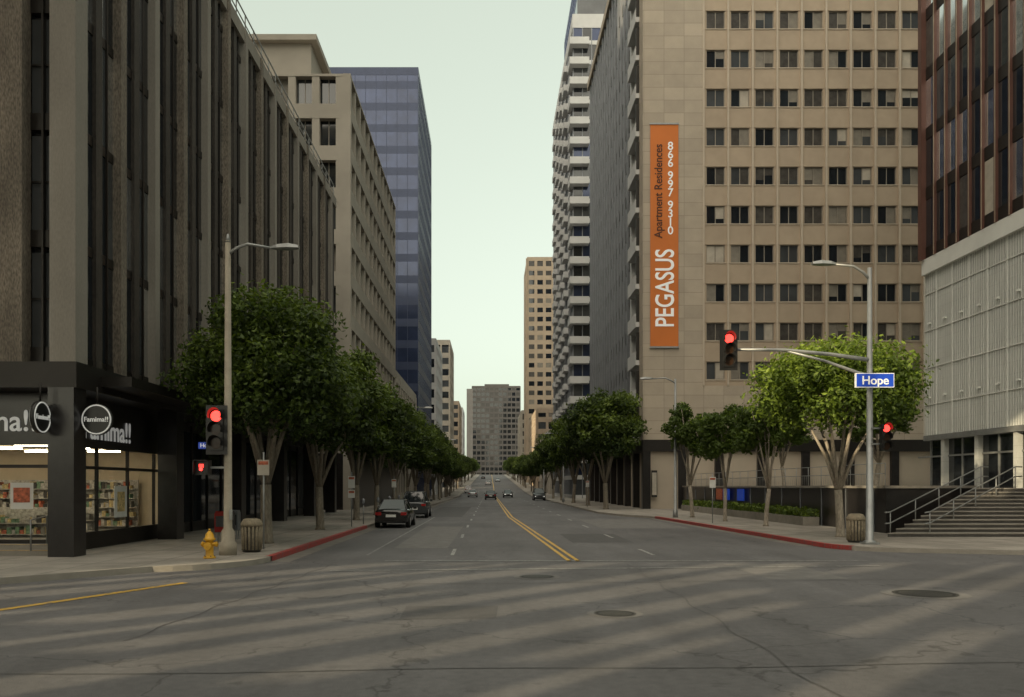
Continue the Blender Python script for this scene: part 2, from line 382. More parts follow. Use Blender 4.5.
# ------------------------------------------------------------------ LEFT building 1
def left_building():
    root=bpy.data.objects.new('office_building',None); scene.collection.objects.link(root)
    m=MB(); X=-12.0; Y=24.6; H=24.8; Z0=5.8; YE=67
    m.box(-45,X-.35,Y+.6,YE-.1,Z0,H-.4,'glass_dark')
    m.box(-45,X+.05,Y-.05,YE,Z0-.75,Z0,'dark_bronze')
    m.box(-45,X-.1,Y+.1,YE,H-.7,H,'pier_concrete')
    m.box(X+.05,X+1.0,Y+1.5,YE,Z0-.55,Z0-.25,'dark_bronze')
    y=Y+.75; i=0
    m.box(X-.75,X,Y,Y+.75,Z0,H,'pier_concrete')
    rnd=random.Random(4)
    while y<YE-.5:
        mm=['pier_dark','pier_tan','pier_dark','pier_concrete'][i%4]
        gap=1.0; w=.42
        dp=.16 if mm=='pier_dark' else .0
        m.box(X-.34,X-.05-dp,y+gap,y+gap+w,Z0,H-.02,mm)
        m.box(X-.33,X-.26,y+.45,y+.52,Z0,H-.7,'dark_bronze')
        ya,yb=y,y+gap
        z=Z0
        while z<H-1:
            zt=min(z+3.45,H-.75)
            for (p,q) in ((ya,y+.45),(y+.52,yb)):
                g=rnd.choices(['glass_dark','glass_mirror','glass_grey'],[5,4,2])[0]
                m.face([(X-.33,p,z+.3),(X-.33,q,z+.3),(X-.33,q,zt),(X-.33,p,zt)],g)
            m.box(X-.34,X-.30,ya,yb,z,z+.3,'dark_bronze')
            z+=3.45
        y+=gap+w; i+=1
    x=X-.75; i=0
    while x>-44:
        m.box(x-1.55,x-.8,Y-.0,Y+.5,Z0,H,'pier_tan' if i%2==0 else 'pier_dark')
        m.box(x-.44,x-.38,Y+.38,Y+.6,Z0,H-.7,'dark_bronze')
        z=Z0
        while z<H-1:
            m.face([(x-.8,Y+.55,z+.5),(x,Y+.55,z+.5),(x,Y+.55,z+3.3),(x-.8,Y+.55,z+3.3)],rnd.choice(['glass_dark','glass_dark','glass_grey']))
            m.box(x-.8,x,Y+.46,Y+.6,z,z+.5,'dark_bronze'); m.box(x-.8,x,Y+.5,Y+.6,z+1.9,z+1.96,'dark_bronze'); z+=3.45
        x-=1.55; i+=1
    m.box(-40,X-3.2,Y+6,YE-8,H,H+4.2,'pier_concrete')
    m.box(-39.5,X-2.6,Y+5.5,YE-7.5,H+4.2,H+4.6,'pier_concrete')
    for yy in np.arange(Y,YE,1.5): m.box(X-.3,X-.25,yy,yy+.05,H,H+1.0,'galv')
    m.box(X-.3,X-.25,Y,YE,H+.98,H+1.04,'galv'); m.box(X-.3,X-.25,Y,YE,H+.5,H+.54,'galv')
    m.box(X-.75,X,Y-.1,Y+.65,.15,Z0-.75,'black_granite')
    for yc in (33,41.5,50,58.5,66.2): m.box(X-.75,X-.02,yc-.38,yc+.38,.15,Z0-.75,'black_granite')
    for xc in (-20.5,-29): m.box(xc-.38,xc+.38,Y-.1,Y+.65,.15,Z0-.75,'black_granite')
    m.box(-45,X-1.5,36,YE-.5,.15,Z0-.75,'black_granite')
    for yc in np.arange(36.4,66,2.1):
        m.face([(X-1.48,yc,.6),(X-1.48,yc+1.9,.6),(X-1.48,yc+1.9,4.6),(X-1.48,yc,4.6)],'glass_dark' if rnd.random()<.8 else 'glass_grey')
        m.box(X-1.5,X-1.42,yc+1.92,yc+2.0,.15,4.9,'dark_bronze')
    # shop interior
    FY=Y+1.3; SX=X-1.1; FL=.45; ZC=3.6
    m.box(-40,SX,FY,36,.15,FL,'stair_stone')
    m.box(-40,SX-.2,35.6,35.95,FL,ZC,'shop_cream')
    m.box(-40.3,-40,FY,36,FL,ZC,'shop_cream')
    for xx in (-14.8,-17.2,-19.6,-22,-25):
        for yy in (27.5,30,32.5): m.box(xx-.6,xx+.6,yy,yy+.18,ZC-.1,ZC-.05,'shop_light')
    m.box(-40,SX-.15,FY+.2,36,ZC,ZC+.15,'shop_cream')
    for row,yy in enumerate((28.9,31.2,34.9)):
        for zz in (FL+.12,FL+.5,FL+.88,FL+1.26,FL+1.64):
            if row<2 and zz>FL+.6: continue
            m.box(-26,-14.6,yy-.02,yy+.34,zz-.03,zz,'goods_d')
            xx=-26
            while xx<-14.8:
                w=rnd.uniform(.07,.18)
                m.box(xx,xx+w-.02,yy,yy+.3,zz,zz+rnd.uniform(.12,.3),rnd.choice(['goods_a','goods_c','goods_c','goods_d','goods_d','goods_d','blind_mid','window_dim','goods_b'])); xx+=w
        m.box(-26,-14.6,yy+.36,yy+.42,FL,FL+(2.0 if row==2 else .95),'goods_d')
    for xx in np.arange(-13.0,-40,-2.2):
        m.box(xx-.04,xx+.04,FY-.05,FY+.05,FL,ZC,'dark_bronze')
    m.box(-40,SX,FY-.06,FY+.06,2.75,2.85,'dark_bronze')
    m.box(-40,SX,FY-.07,FY+.07,FL,FL+.12,'dark_bronze')
    m.box(-40,SX-.02,FY-.08,FY+.1,3.45,Z0-.75,'black_granite')
    for yy in np.arange(FY,36,2.4): m.box(SX-.05,SX+.05,yy-.04,yy+.04,.15,ZC,'dark_bronze')
    m.box(SX-.05,SX+.06,FY,36,2.75,2.85,'dark_bronze'); m.box(SX-.06,SX+.07,FY,36,.15,.7,'dark_bronze'); m.box(SX-.1,SX+.06,FY-.02,36,3.45,Z0-.75,'black_granite')
    m.face([(-40,FY,FL),(SX,FY,FL),(SX,FY,3.5),(-40,FY,3.5)],'shop_glass')
    m.face([(SX,FY,.7),(SX,36,.7),(SX,36,3.5),(SX,FY,3.5)],'shop_glass')
    for s in range(2):
        m.box(-40,SX+.1,Y+.75+s*.3-.35,FY-.1,.15+s*.15,.3+s*.15,'stair_stone'); m.box(-40,SX+.1,Y+.75+s*.3-.36,Y+.75+s*.3-.30,.3+s*.15,.305+s*.15,'worn_yellow')
    m.box(-14.6,-13.9,FY-.03,FY-.02,1.5,2.3,'white_paint'); m.box(-14.5,-14.0,FY-.045,FY-.035,1.7,2.15,'goods_a')
    m.box(-17.1,-16.3,FY-.03,FY-.02,1.3,2.4,'goods_c'); m.box(-17.0,-16.4,FY-.045,FY-.035,1.6,2.2,'white_paint')
    m.box(SX+.01,SX+.03,29.6,30.6,1.1,2.2,'white_paint'); m.box(SX+.035,SX+.04,29.8,30.4,1.3,2.0,'goods_c')
    m.box(SX+.01,SX+.03,34.2,35.3,.9,1.9,'white_paint'); m.box(SX+.035,SX+.04,34.35,35.1,1.0,1.5,'goods_a')
    for rx in (-13.4,-15.4): m.tube([(rx,Y+.2,.3),(rx,Y+.2,1.2),(rx,Y+1.1,1.3),(rx,Y+1.1,.4)],.025,'galv')
    m.build('structure',parent=root)
    text('Famima!!',(-13.72,FY-.1,4.15),FRONT,.9,'sign_white',root,'shop_lettering','RIGHT')
    text('Famima!!',(SX+.09,27.2,4.05),STREETL,1.0,'sign_white',root,'shop_lettering_street','LEFT')
left_building()
def round_sign(name,loc,facing_x):
    root=bpy.data.objects.new(name,None); scene.collection.objects.link(root)
    m=MB()
    d=Vector((0,-1,0)) if not facing_x else Vector((1,0,0))
    c=Vector(loc)
    m.tube([c-d*.06,c+d*.06],.46,'black_plastic',28)
    a=Vector((0,0,1)); b=d.cross(a)
    for sg in (-1,1):
        pts=[c+d*.065*sg+(a*math.cos(t)+b*math.sin(t))*.42 for t in np.linspace(0,2*math.pi,33)]
        m.tube(pts,.022,'sign_white',6,False)
    m.tube([c+a*.46,c+a*.95],.025,'dark_bronze',6)
    m.build('disc',parent=root)
    if not facing_x: text('Famima!!',c+d*.08,FRONT,.2,'sign_white',root,'sign_lettering')
    else: text('Famima!!',c+d*.08,STREETL,.2,'sign_white',root,'sign_lettering')
round_sign('shop_sign',(-11.55,25.0,4.15),False)
round_sign('shop_sign',(-12.75,24.1,4.15),True)

# ------------------------------------------------------------------ LEFT building 2 (beige)
def left2():
    X=-12; Y0,Y1=73,108; H=37.6
    m=MB(); m.box(-50,X-.9,Y0+.7,Y1-.1,0,H-2,'glass_dark')
    fh=3.6; z=5.0
    m.box(-50,X-.3,Y0,Y1,-1,5.0,'black_granite')
    while z<H-3:
        m.box(-50,X,Y0,Y1,z,z+1.25,'beige_concrete')
        for y in np.arange(Y0,Y1,2.9):
            m.box(X-.92,X-.03,y,y+.45,z+1.25,z+fh,'beige_concrete')
            if y<Y1-2: m.face([(X-.88,y+.45,z+1.25),(X-.88,y+2.9,z+1.25),(X-.88,y+2.9,z+fh),(X-.88,y+.45,z+fh)],random.choice(['glass_dark','glass_grey','window_dim']))
        for j in range(11):
            x=X-.6-2.05*j-(.6)
            m.box(x-.05,x+.6,Y0+.02,Y0+.8,z+1.25,z+fh,'beige_concrete')
            m.face([(x-1.45,Y0+.66,z+1.25),(x-.05,Y0+.66,z+1.25),(x-.05,Y0+.66,z+fh),(x-1.45,Y0+.66,z+fh)],random.choice(['glass_dark','glass_grey','blind_mid']))
            m.box(x-.78,x-.72,Y0+.6,Y0+.66,z+1.25,z+fh,'window_frame')
        z+=fh
    m.box(-50,X+.02,Y0-.02,Y1+.02,z,H,'beige_concrete')
    m.box(X-.62,X+.03,Y0-.03,Y0+.6,0,H+.02,'beige_concrete')
    m.box(-45,X-4,Y0+3,Y1-10,H,H+4.2,'beige_concrete'); m.box(-46,X-3.4,Y0+2.4,Y1-9.4,H+4.2,H+4.7,'beige_concrete')
    m.build('concrete_office_building')
left2()
mat('blue_spandrel',(.035,.048,.095),.3,.3,.1,.5)
m=tower('t',-40,-12,141.7,173,71,3.6,1.7,'blue_spandrel',1.3,.03,.09,.09,'SE','glass_blue',('glass_blue','glass_blue','glass_blue'),(1,1,1),1.0)
m.build('blue_glass_office_tower')
m=tower('t',-40,-12.3,109.5,140,16,4,3,'beige_concrete',1.3,.1,.5,.2,'SE'); m.build('low_commercial_building')
m=tower('t',-40,-12.2,190,214,34,3.4,3.2,'white_concrete',1.5,.15,.5,.2,'SE'); m.build('striped_office_building')
m=tower('t',-40,-12.2,256,282,45,3.4,2.6,'beige_concrete',1.5,.15,.5,.2,'SE'); m.build('striped_office_building')
m=tower('t',-60,-12.2,330,360,34,3.4,2.6,'tan_panel',1.5,.15,.5,.2,'SE'); m.build('brown_office_building')
m=tower('t',-60,-13,400,430,38,3.4,2.6,'white_concrete',1.5,.15,.5,.2,'SE',z0=6); m.build('striped_office_building')
mat('grey_stripe',(.12,.11,.105),.7,0,.1,.3)
mat('grey_wall',(.22,.205,.195),.7,0,.1,.3)
m=tower('t',-13,22,620,650,74,3.9,3.2,'grey_stripe',1.5,.2,.7,.3,'SWE',panes=('glass_dark','window_dim'),pw=(3,1),z0=8); 
m.box(-17,-12.5,619.2,650,5,73,'grey_wall'); m.box(-4,14,624,640,74,77,'grey_stripe'); m.build('distant_office_tower')

# ------------------------------------------------------------------ RIGHT: tan apartment tower
def pegasus():
    root=bpy.data.objects.new('apartment_tower',None); scene.collection.objects.link(root)
    m=MB(); X0=13.7; X1=62; Y0=76.2; Y1=119; H=57.5; WX=19.1
    m.box(X0+.6,X1,Y0+.35,Y1,0,H-.5,'tan_stone_plain')
    m.box(X0,WX,Y0,Y0+1.2,6.3,H,'tan_stone')
    m.box(WX,X1,Y0+.03,Y0+.9,6.3,11.2,'tan_stone')
    fh=3.5; bay=2.2
    zc=12.6
    nb=int((X1-WX)/bay)
    while zc<H-2:
        zw0,zw1=zc-.85,zc+.78
        m.box(WX,X1,Y0+.12,Y0+.5,zw1,zw1+fh-1.63,'tan_panel')
        for i in range(nb):
            a=WX+i*bay+.22; b=a+bay-.3
            w0,w1=a+.12,b-.12
            m.box(a-.2,w0,Y0+.16,Y0+.5,zw0,zw1,'tan_panel'); m.box(w1,b+.2,Y0+.16,Y0+.5,zw0,zw1,'tan_panel')
            g=random.choices(['glass_dark','glass_grey','window_dim'],[4,3,3])[0]
            m.face([(w0,Y0+.33,zw0),(w1,Y0+.33,zw0),(w1,Y0+.33,zw1),(w0,Y0+.33,zw1)],g)
            mid=(w0+w1)/2
            for xx in (w0,mid-.03,w1-.06): m.box(xx,xx+.06,Y0+.26,Y0+.33,zw0,zw1,'window_frame')
            m.box(w0,w1,Y0+.255,Y0+.33,zw0,zw0+.07,'window_frame'); m.box(w0,w1,Y0+.255,Y0+.33,zw1-.07,zw1,'window_frame')
            if random.random()<.65:
                c=random.choice(['blind_pale','blind_mid','blind_mid','window_dim'])
                if random.random()<.5: lo=zw0+.1+random.choice([0,0,.4,.8]); m.face([(w0+.07,Y0+.322,lo),(mid-.04,Y0+.322,lo),(mid-.04,Y0+.322,zw1-.08),(w0+.07,Y0+.322,zw1-.08)],c)
                if random.random()<.7: lo=zw0+.1+random.choice([0,0,.4,.8]); m.face([(mid+.04,Y0+.322,lo),(w1-.07,Y0+.322,lo),(w1-.07,Y0+.322,zw1-.08),(mid+.04,Y0+.322,zw1-.08)],c)
            m.box(w0-.08,w1+.08,Y0+.06,Y0+.2,zw0-.08,zw0,'tan_fin')
        zc+=fh
    m.box(WX,X1,Y0+.12,Y0+.5,11.2,11.75,'tan_panel')
    for i in range(nb+1): m.box(WX+i*bay-.03,WX+i*bay+.13,Y0-.06,Y0+.4,11.2,H,'tan_fin')
    m.box(X0-.1,X1,Y0-.1,Y1,H,H+1,'tan_stone_plain')
    m.box(X0,X0+.9,Y0+1.2,Y0+2.0,6.3,H,'tan_stone_plain')
    m.box(X0,X0+.9,Y0+6.2,Y0+7,6.3,H,'white_concrete')
    m.box(X0+.58,X0+.62,Y0+2,Y0+6.2,6.3,H,'glass_dark')
    zc=6.3
    while zc<H-2:
        m.box(X0-.35,X0+.6,Y0+1.8,Y0+6.3,zc,zc+.45,'white_concrete'); 
        m.box(X0-.35,X0-.27,Y0+1.8,Y0+6.3,zc+.45,zc+1.25,'white_concrete')
        m.box(X0-.3,X0+.6,Y0+1.8,Y0+1.95,zc+.45,zc+3.0,'dark_bronze')
        zc+=fh
    m.box(X0+.4,X0+.62,Y0+7,Y1,6.3,H,'glass_grey')
    zc=6.3
    while zc<H-2: m.box(X0+.3,X0+.5,Y0+7,Y1,zc,zc+1.1,'dark_bronze'); zc+=fh
    y=Y0+7.4
    while y<Y1: m.box(X0+.1,X0+.45,y,y+.28,6.3,H,'grey_metal'); y+=2.1
    m.box(X0+.7,X1,Y0+.9,Y1,-.2,6.3,'black_granite')
    m.box(X0-.02,X1,Y0-.02,Y0+1.2,5.3,6.35,'dark_bronze')
    m.box(X0-.02,X0+1,Y0+1.2,Y1,5.3,6.35,'dark_bronze')
    for x in (X0,16.9,20.2,24,28,32,36,40): m.box(x,x+.7,Y0+.02,Y0+.7,-.2,5.3,'black_granite')
    for y in np.arange(Y0+5,Y1,5): m.box(X0,X0+.6,y,y+.6,-.2,5.3,'black_granite')
    for x in np.arange(14.5,30,1.4): m.face([(x,Y0+.88,.4),(x+1.3,Y0+.88,.4),(x+1.3,Y0+.88,4.8),(x,Y0+.88,4.8)],random.choice(['glass_dark','glass_grey','window_dim']))
    m.build('structure',parent=root)
pegasus()
def banner():
    root=bpy.data.objects.new('vertical_banner',None); scene.collection.objects.link(root)
    m=MB(); m.box(14.35,16.86,76.08,76.12,14.6,34.7,'banner_orange')
    for z in (14.6,34.6): m.box(14.3,16.9,76.02,76.16,z-.05,z+.1,'galv')
    m.build('cloth',parent=root)
    y=76.06
    text('PEGASUS',(15.72,y,19.9),UPW,2.35,'sign_white',root,sx=.74)
    text('Apartment Residences',(15.1,y,28.6),UPW,1.0,'banner_brown',root,sx=.92)
    z=32.6
    for ch in '866 997 9310':
        if ch!=' ': text(ch,(16.15,y,z),FRONT,1.02,'sign_white',root); z-=.76
        else: z-=.36
banner()
m=MB(); m.box(14.45,14.95,76.0,76.15,1.2,3.6,'black_plastic'); m.box(14.5,14.9,75.98,76.0,1.4,3.4,'blind_pale'); o=m.build('wall_sign')
# ------------------------------------------------------------------ RIGHT: white balcony tower
m=tower('t',13.9,40,142,185,79,3.3,1.5,'white_concrete',.7,.1,.14,.12,'SW',panes=('glass_dark','glass_grey','glass_blue'),pw=(3,3,2),roof=2,pierm='grey_metal')
z=6
while z<77:
    m.box(13.2,16.4,140.4,142,z,z+1.15,'white_concrete'); m.box(13.2,13.9,142,144.5,z,z+1.15,'white_concrete')
    for y in (150,158,166,174): m.box(13.0,13.9,y,y+3.6,z,z+1.05,'white_concrete')
    z+=3.3
m.box(15,36,146,176,79,86,'glass_grey')
m.build('balcony_apartment_tower')
m=tower('t',22,60,215,250,132,3.6,2.4,'blue_spandrel',1.0,.05,.15,.15,'SW','glass_blue',('glass_blue',)*3,(1,1,1)); m.build('blue_glass_tower')
m=tower('t',14.2,40,323,352,88,3.5,3.1,'tan_panel',1.7,.1,1.1,.15,'SW',panes=('glass_dark','window_dim','blind_mid')); m.build('brown_apartment_tower')
m=tower('t',13.8,50,195,235,14,3.5,3.1,'beige_concrete',1.5,.1,.8,.15,'SW'); m.build('low_commercial_building')
m=tower('t',13.8,50,250,300,24,3.5,3.1,'tan_panel',1.5,.1,.8,.15,'SW'); m.build('low_commercial_building')
m=tower('t',13.8,50,370,420,34,3.5,3.1,'beige_concrete',1.5,.1,.8,.15,'SW',z0=5); m.build('low_commercial_building')

# ------------------------------------------------------------------ RIGHT: dark glass bldg with screen podium
def rightb():
    m=MB(); X=26.0; Y0,Y1=27.5,51; ZS=15.7; H=62; ZB=2.1
    rnd=random.Random(9)
    m.box(X+.4,60,Y0+.4,Y1-.3,ZB,H,'glass_dark')
    m.box(X+.02,X+.4,Y0,Y1,ZS,H,'dark_bronze')
    m.box(X-.3,X+.45,Y1-.35,Y1+.05,ZS,H,'red_brown_mullion')
    y=Y1-.35; k=0
    while y>Y0:
        y3=y-1.2
        m.box(X-.16,X+.02,y3,y3+.17,ZS,H,'red_brown_mullion')
        m.box(X-.19,X-.162,y3+.02,y3+.06,ZS,H,'tan_mullion')
        z=ZS
        while z<H:
            m.box(X-.03,X+.02,y3+.17,y,z,z+.7,'dark_bronze')
            m.face([(X-.01,y3+.17,z+.7),(X-.01,y,z+.7),(X-.01,y,z+3.5),(X-.01,y3+.17,z+3.5)],rnd.choices(['glass_mirror','glass_grey','glass_dark','window_dim','blind_pale'],[3,2,6,2,1])[0])
            z+=3.55
        y=y3; k+=1
    m.box(X+.1,X+.35,Y0,Y1-.02,5.2,ZS,'mesh_screen')
    m.box(X-.1,X+.45,Y0,Y1+.02,ZS-.9,ZS,'mesh_screen_band')
    m.box(X+.0,X+.36,Y0,Y1,4.9,5.2,'galv')
    for i,y in enumerate(np.arange(Y0,Y1,1.7)):
        m.box(X+.03,X+.1,y,y+.06,5.2,ZS-.9,'mesh_post')
        for dy in np.arange(.2,1.65,.21): m.box(X+.075,X+.1,y+dy,y+dy+.02,5.2,ZS-.9,'mesh_post')
        for z in (7.4,11.8): m.box(X-.02,X+.1,y+.7,y+.92,z,z+.09,'mesh_screen_band')
    for z in (7.0,9.2,11.4,13.6): m.box(X+.05,X+.1,Y0,Y1,z,z+.05,'mesh_post')
    for y in np.arange(Y0+1,Y1,3.4): m.box(X+.1,X+.5,y,y+.3,ZB,4.9,'mesh_screen'); m.box(X+.35,X+.45,y+1.9,y+2.0,ZB,4.9,'galv'); m.box(X+.34,X+.44,y+.3,y+3.4,3.9,4.0,'galv')
    m.build('glass_office_building')
rightb()
def plaza():
    m=MB()
    poly=[(17.2,36.9),(22.9,40.0),(60,40.0),(60,75.5),(17.2,75.5)]
    m.prism(poly,0.05,2.1,'black_granite','plaza_paving')
    m.prism([(17.1,36.75),(23.0,39.95),(23.0,40.25),(17.35,37.2),(17.35,75.6),(17.1,75.6)],2.1,2.22,'stair_stone')
    for i in np.arange(38,75,3): m.box(17.14,17.19,i,i+.05,.15,2.1,'grey_metal')
    m.build('raised_plaza')
    s=MB()
    for i in range(12):
        z0=.15+.1625*i
        s.prism([(16+.56*i,34.2+.44*i),(45,34.2+.44*i),(45,39.99),(22.9,39.99)],z0,z0+.115,'riser_dark')
        s.prism([(15.96+.56*i,34.16+.44*i),(45,34.16+.44*i),(45,39.99),(22.9,39.99)],z0+.115,z0+.1625,'stair_stone')
    s.build('entrance_steps')
    h=MB()
    for off in (0,1.6,8.0):
        pts=[]
        for i in range(0,13,3):
            x=16.2+.56*i+off if off<3 else 17+.56*i+off
            pts.append(Vector((x,34.4+.44*i,.15+.1625*min(i,12))))
        for dz in (.55,1.0):
            h.tube([pts[0]+Vector((-.3,-.2,dz-.02))]+[p+Vector((0,0,dz)) for p in pts]+[pts[-1]+Vector((.5,.3,dz))],.028,'galv',8)
        for p in pts: h.tube([p,p+Vector((0,0,1.0))],.025,'galv',8)
    h.build('stair_handrail')
    h=MB()
    for z in (2.75,3.2): h.tube([(17.3,37.2,z),(17.3,75,z)],.02,'galv',6)
    for y in np.arange(37.2,75,1.8): h.tube([(17.3,y,2.2),(17.3,y,3.2)],.022,'galv',6)
    for y in np.arange(37.2,75,.3): h.tube([(17.3,y,2.25),(17.3,y,2.75)],.008,'galv',4)
    h.build('metal_railing')
    q=MB()
    q.box(16.2,17.05,44,72,.15,.6,'stair_stone')
    q.build('planter_wall')
plaza()
m=MB()
for y,c in ((60.5,'sign_blue'),(62.4,'goods_a'),(57,'sign_blue')):
    m.box(17.0,17.06,y,y+1.5,1.2,2.0,c)
m.build('wall_poster')

# ------------------------------------------------------------------ unseen blockers added to shade the street
def behind():
    m=MB(); Y=-12; T=.5  # added wall out of view; its slots shape the sun streaks on the road
    def wall(x0,x1,z0,z1): m.box(x0,x1,Y-T,Y,z0,z1,'tan_stone_plain')
    wall(-95,60,-.1,5.6); wall(-95,-42,5.6,15.6); wall(12,60,5.6,15.6); wall(-95,60,15.6,23)
    wall(-95,-36,23,28.6); wall(-25,60,23,28.6)
    wall(-95,60,28.6,32); wall(-95,-5,32,70); wall(-95,-40,70,94)
    x=-42; rnd=random.Random(3)
    while x<12:
        w=rnd.choice([.4,.6,.8,1.1]); m.box(x,min(x+w,12),Y-.3,Y-.02,5.6,15.6,'tan_stone_plain'); x+=w
        gp=rnd.choice([.8,1.0,1.3,1.6])
        z=5.6
        while z<15.6:
            hgt=rnd.uniform(.6,1.7)
            if rnd.random()<.3: m.box(x-.02,min(x+gp+.02,12),Y-.22,Y-.1,z,min(z+hgt,15.6),'beige_concrete')
            z+=hgt
        x+=gp
    x=-36
    while x<-25: m.box(x,x+.25,Y-.3,Y-.02,23,28.6,'tan_stone_plain'); x+=1.8
    for z in np.arange(33,90,3.6):
        for x in np.arange(-93,-7,2.6):
            if z>67 and x>-42: continue
            m.box(x,x+1.6,Y-.01,Y+.02,z,z+1.9,'glass_dark')
    m.build('slotted_sun_blocker')
    m=tower('t',-100,-70,5,135,132,3.8,4,'beige_concrete',1.4,.1,.5,.2,'SE'); m.build('tall_sun_blocker')  # this mass and the next are added out of view to keep sun off facades
    m=tower('t',-160,-120,140,560,178,3.8,8,'beige_concrete',1.4,.1,.5,.2,'SE'); m.build('tall_sun_blocker')
behind()

# ------------------------------------------------------------------ trees
def tree_mesh(seed,W,zb,zt,nleaf,leaf,bark,tr=.17,fork=1.9,nclump=75,lm=('leaf_deep','leaf_mid','leaf_light')):
    rs=np.random.RandomState(seed); rnd=random.Random(seed)
    m=MB()
    rx=W/2; rz=(zt-zb)/2; cz=(zt+zb)/2
    cl=[]
    while len(cl)<nclump:
        u=rs.normal(size=3); u/=np.linalg.norm(u)
        if u[2]<-.75: continue
        rr=rs.uniform(.35,1)**.6
        sc=rs.uniform(.07,.15)*W
        p=np.array([u[0]*(rx-sc*.8)*rr,u[1]*(rx-sc*.8)*rr,cz+u[2]*(rz-sc*.7)*rr])
        p[:2]*=1+.12*math.sin(3*math.atan2(u[1],u[0])+seed)
        cl.append((p,sc,rs.uniform(0,1)))
    top=Vector((rnd.uniform(-.15,.15),rnd.uniform(-.15,.15),fork))
    m.tube([(0,0,-.05),(0.02,0,.12),(top.x*.4,top.y*.4,fork*.5),top],[tr*1.5,tr*1.12,tr,tr*.95],bark,10)
    nl=6
    for i in range(nl):
        a=2*math.pi*i/nl+rnd.uniform(-.3,.3); e=Vector((math.cos(a)*rx*.5,math.sin(a)*rx*.5,cz+rnd.uniform(-.3,.6)*rz))
        mid=top.lerp(e,.45)+Vector((0,0,-.15)); mid.x*=.75; mid.y*=.75
        m.tube([top-Vector((0,0,.1)),mid,e],[tr*.62,tr*.42,tr*.16],bark,7)
        for j in range(3):
            p,sc,_=cl[rnd.randrange(len(cl))]; p=Vector(p)
            if (p-e).length<rx*1.1:
                m.tube([mid.lerp(e,.5),(mid.lerp(e,.5)+p)/2+Vector((0,0,.1)),p],[tr*.25,tr*.16,tr*.06],bark,5)
    w=np.array([c[1]**2 for c in cl]); w/=w.sum()
    ci=rs.choice(len(cl),nleaf,p=w)
    C=np.array([c[0] for c in cl])[ci]; S=np.array([c[1] for c in cl])[ci]; T=np.array([c[2] for c in cl])[ci]
    u=rs.normal(size=(nleaf,3)); u/=np.linalg.norm(u,axis=1)[:,None]
    rad=S*rs.uniform(.4,1.12,nleaf)
    P=C+u*rad[:,None]*np.array([1.1,1.1,.8])
    k=rs.rand(nleaf)<.06; P[k]+=u[k]*S[k][:,None]*.35
    P[:,2]=np.maximum(P[:,2],zb-.2+rs.uniform(0,.5,nleaf))
    nrm=u*.7+rs.normal(size=(nleaf,3))*.6+np.array([0,0,.45]); nrm/=np.linalg.norm(nrm,axis=1)[:,None]
    t=np.cross(nrm,rs.normal(size=(nleaf,3))); t/=np.linalg.norm(t,axis=1)[:,None]; b=np.cross(nrm,t)
    L=leaf*rs.uniform(.7,1.35,nleaf)[:,None]
    V=np.empty((nleaf,4,3)); V[:,0]=P-t*L; V[:,1]=P+b*L*.5-nrm*L*.1; V[:,2]=P+t*L; V[:,3]=P-b*L*.5-nrm*L*.1
    base=len(m.v); m.v+= [tuple(v) for v in V.reshape(-1,3)]
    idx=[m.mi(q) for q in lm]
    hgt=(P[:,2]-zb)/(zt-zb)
    # paler leaves higher in the crown and on clump tops, mixed at random
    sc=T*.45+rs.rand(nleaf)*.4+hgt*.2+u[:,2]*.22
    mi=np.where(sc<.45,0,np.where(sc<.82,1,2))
    for i in range(nleaf):
        o=base+4*i; m.f.append((o,o+1,o+2,o+3)); m.m.append(idx[mi[i]]); m.sm.append(False)
    return m
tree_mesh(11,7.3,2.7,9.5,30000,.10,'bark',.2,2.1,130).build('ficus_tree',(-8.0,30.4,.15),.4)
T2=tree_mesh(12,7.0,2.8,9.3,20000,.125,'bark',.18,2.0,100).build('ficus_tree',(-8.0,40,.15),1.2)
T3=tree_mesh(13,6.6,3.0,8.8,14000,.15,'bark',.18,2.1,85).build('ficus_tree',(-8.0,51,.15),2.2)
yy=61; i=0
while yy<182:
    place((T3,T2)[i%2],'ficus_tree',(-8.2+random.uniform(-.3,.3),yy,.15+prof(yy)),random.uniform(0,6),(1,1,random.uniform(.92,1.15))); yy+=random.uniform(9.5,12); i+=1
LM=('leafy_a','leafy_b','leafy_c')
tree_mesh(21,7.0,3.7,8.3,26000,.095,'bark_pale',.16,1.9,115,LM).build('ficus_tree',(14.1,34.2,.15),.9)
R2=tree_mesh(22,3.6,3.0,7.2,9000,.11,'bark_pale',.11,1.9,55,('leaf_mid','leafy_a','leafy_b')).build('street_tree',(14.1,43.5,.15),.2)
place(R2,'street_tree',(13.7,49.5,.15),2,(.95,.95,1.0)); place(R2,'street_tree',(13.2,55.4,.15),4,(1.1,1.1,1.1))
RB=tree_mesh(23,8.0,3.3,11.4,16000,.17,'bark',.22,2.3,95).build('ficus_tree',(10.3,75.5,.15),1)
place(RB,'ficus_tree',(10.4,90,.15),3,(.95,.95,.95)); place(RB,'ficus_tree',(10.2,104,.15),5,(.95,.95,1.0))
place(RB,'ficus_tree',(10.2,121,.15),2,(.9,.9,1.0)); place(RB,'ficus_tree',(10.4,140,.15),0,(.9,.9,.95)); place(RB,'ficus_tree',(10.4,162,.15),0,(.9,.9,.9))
place(R2,'street_tree',(25.2,55.5,2.1),1,(1.5,1.5,.85)); place(R2,'street_tree',(21.5,62,2.1),3,(1.2,1.2,.8))
yy=190
while yy<540:
    for x in (-9.3,10.6):
        if random.random()<.75: place(T3 if random.random()<.5 else RB,'ficus_tree',(x,yy+random.uniform(-3,3),prof(yy)),random.uniform(0,6),(.9,.9,random.uniform(.75,1.0)))
    yy+=15
for x in (-20,-13,16,22,29): place(RB,'ficus_tree',(x,590,10.0),x,(1.3,1.3,1.1))
hm=MB(); rs=np.random.RandomState(5)
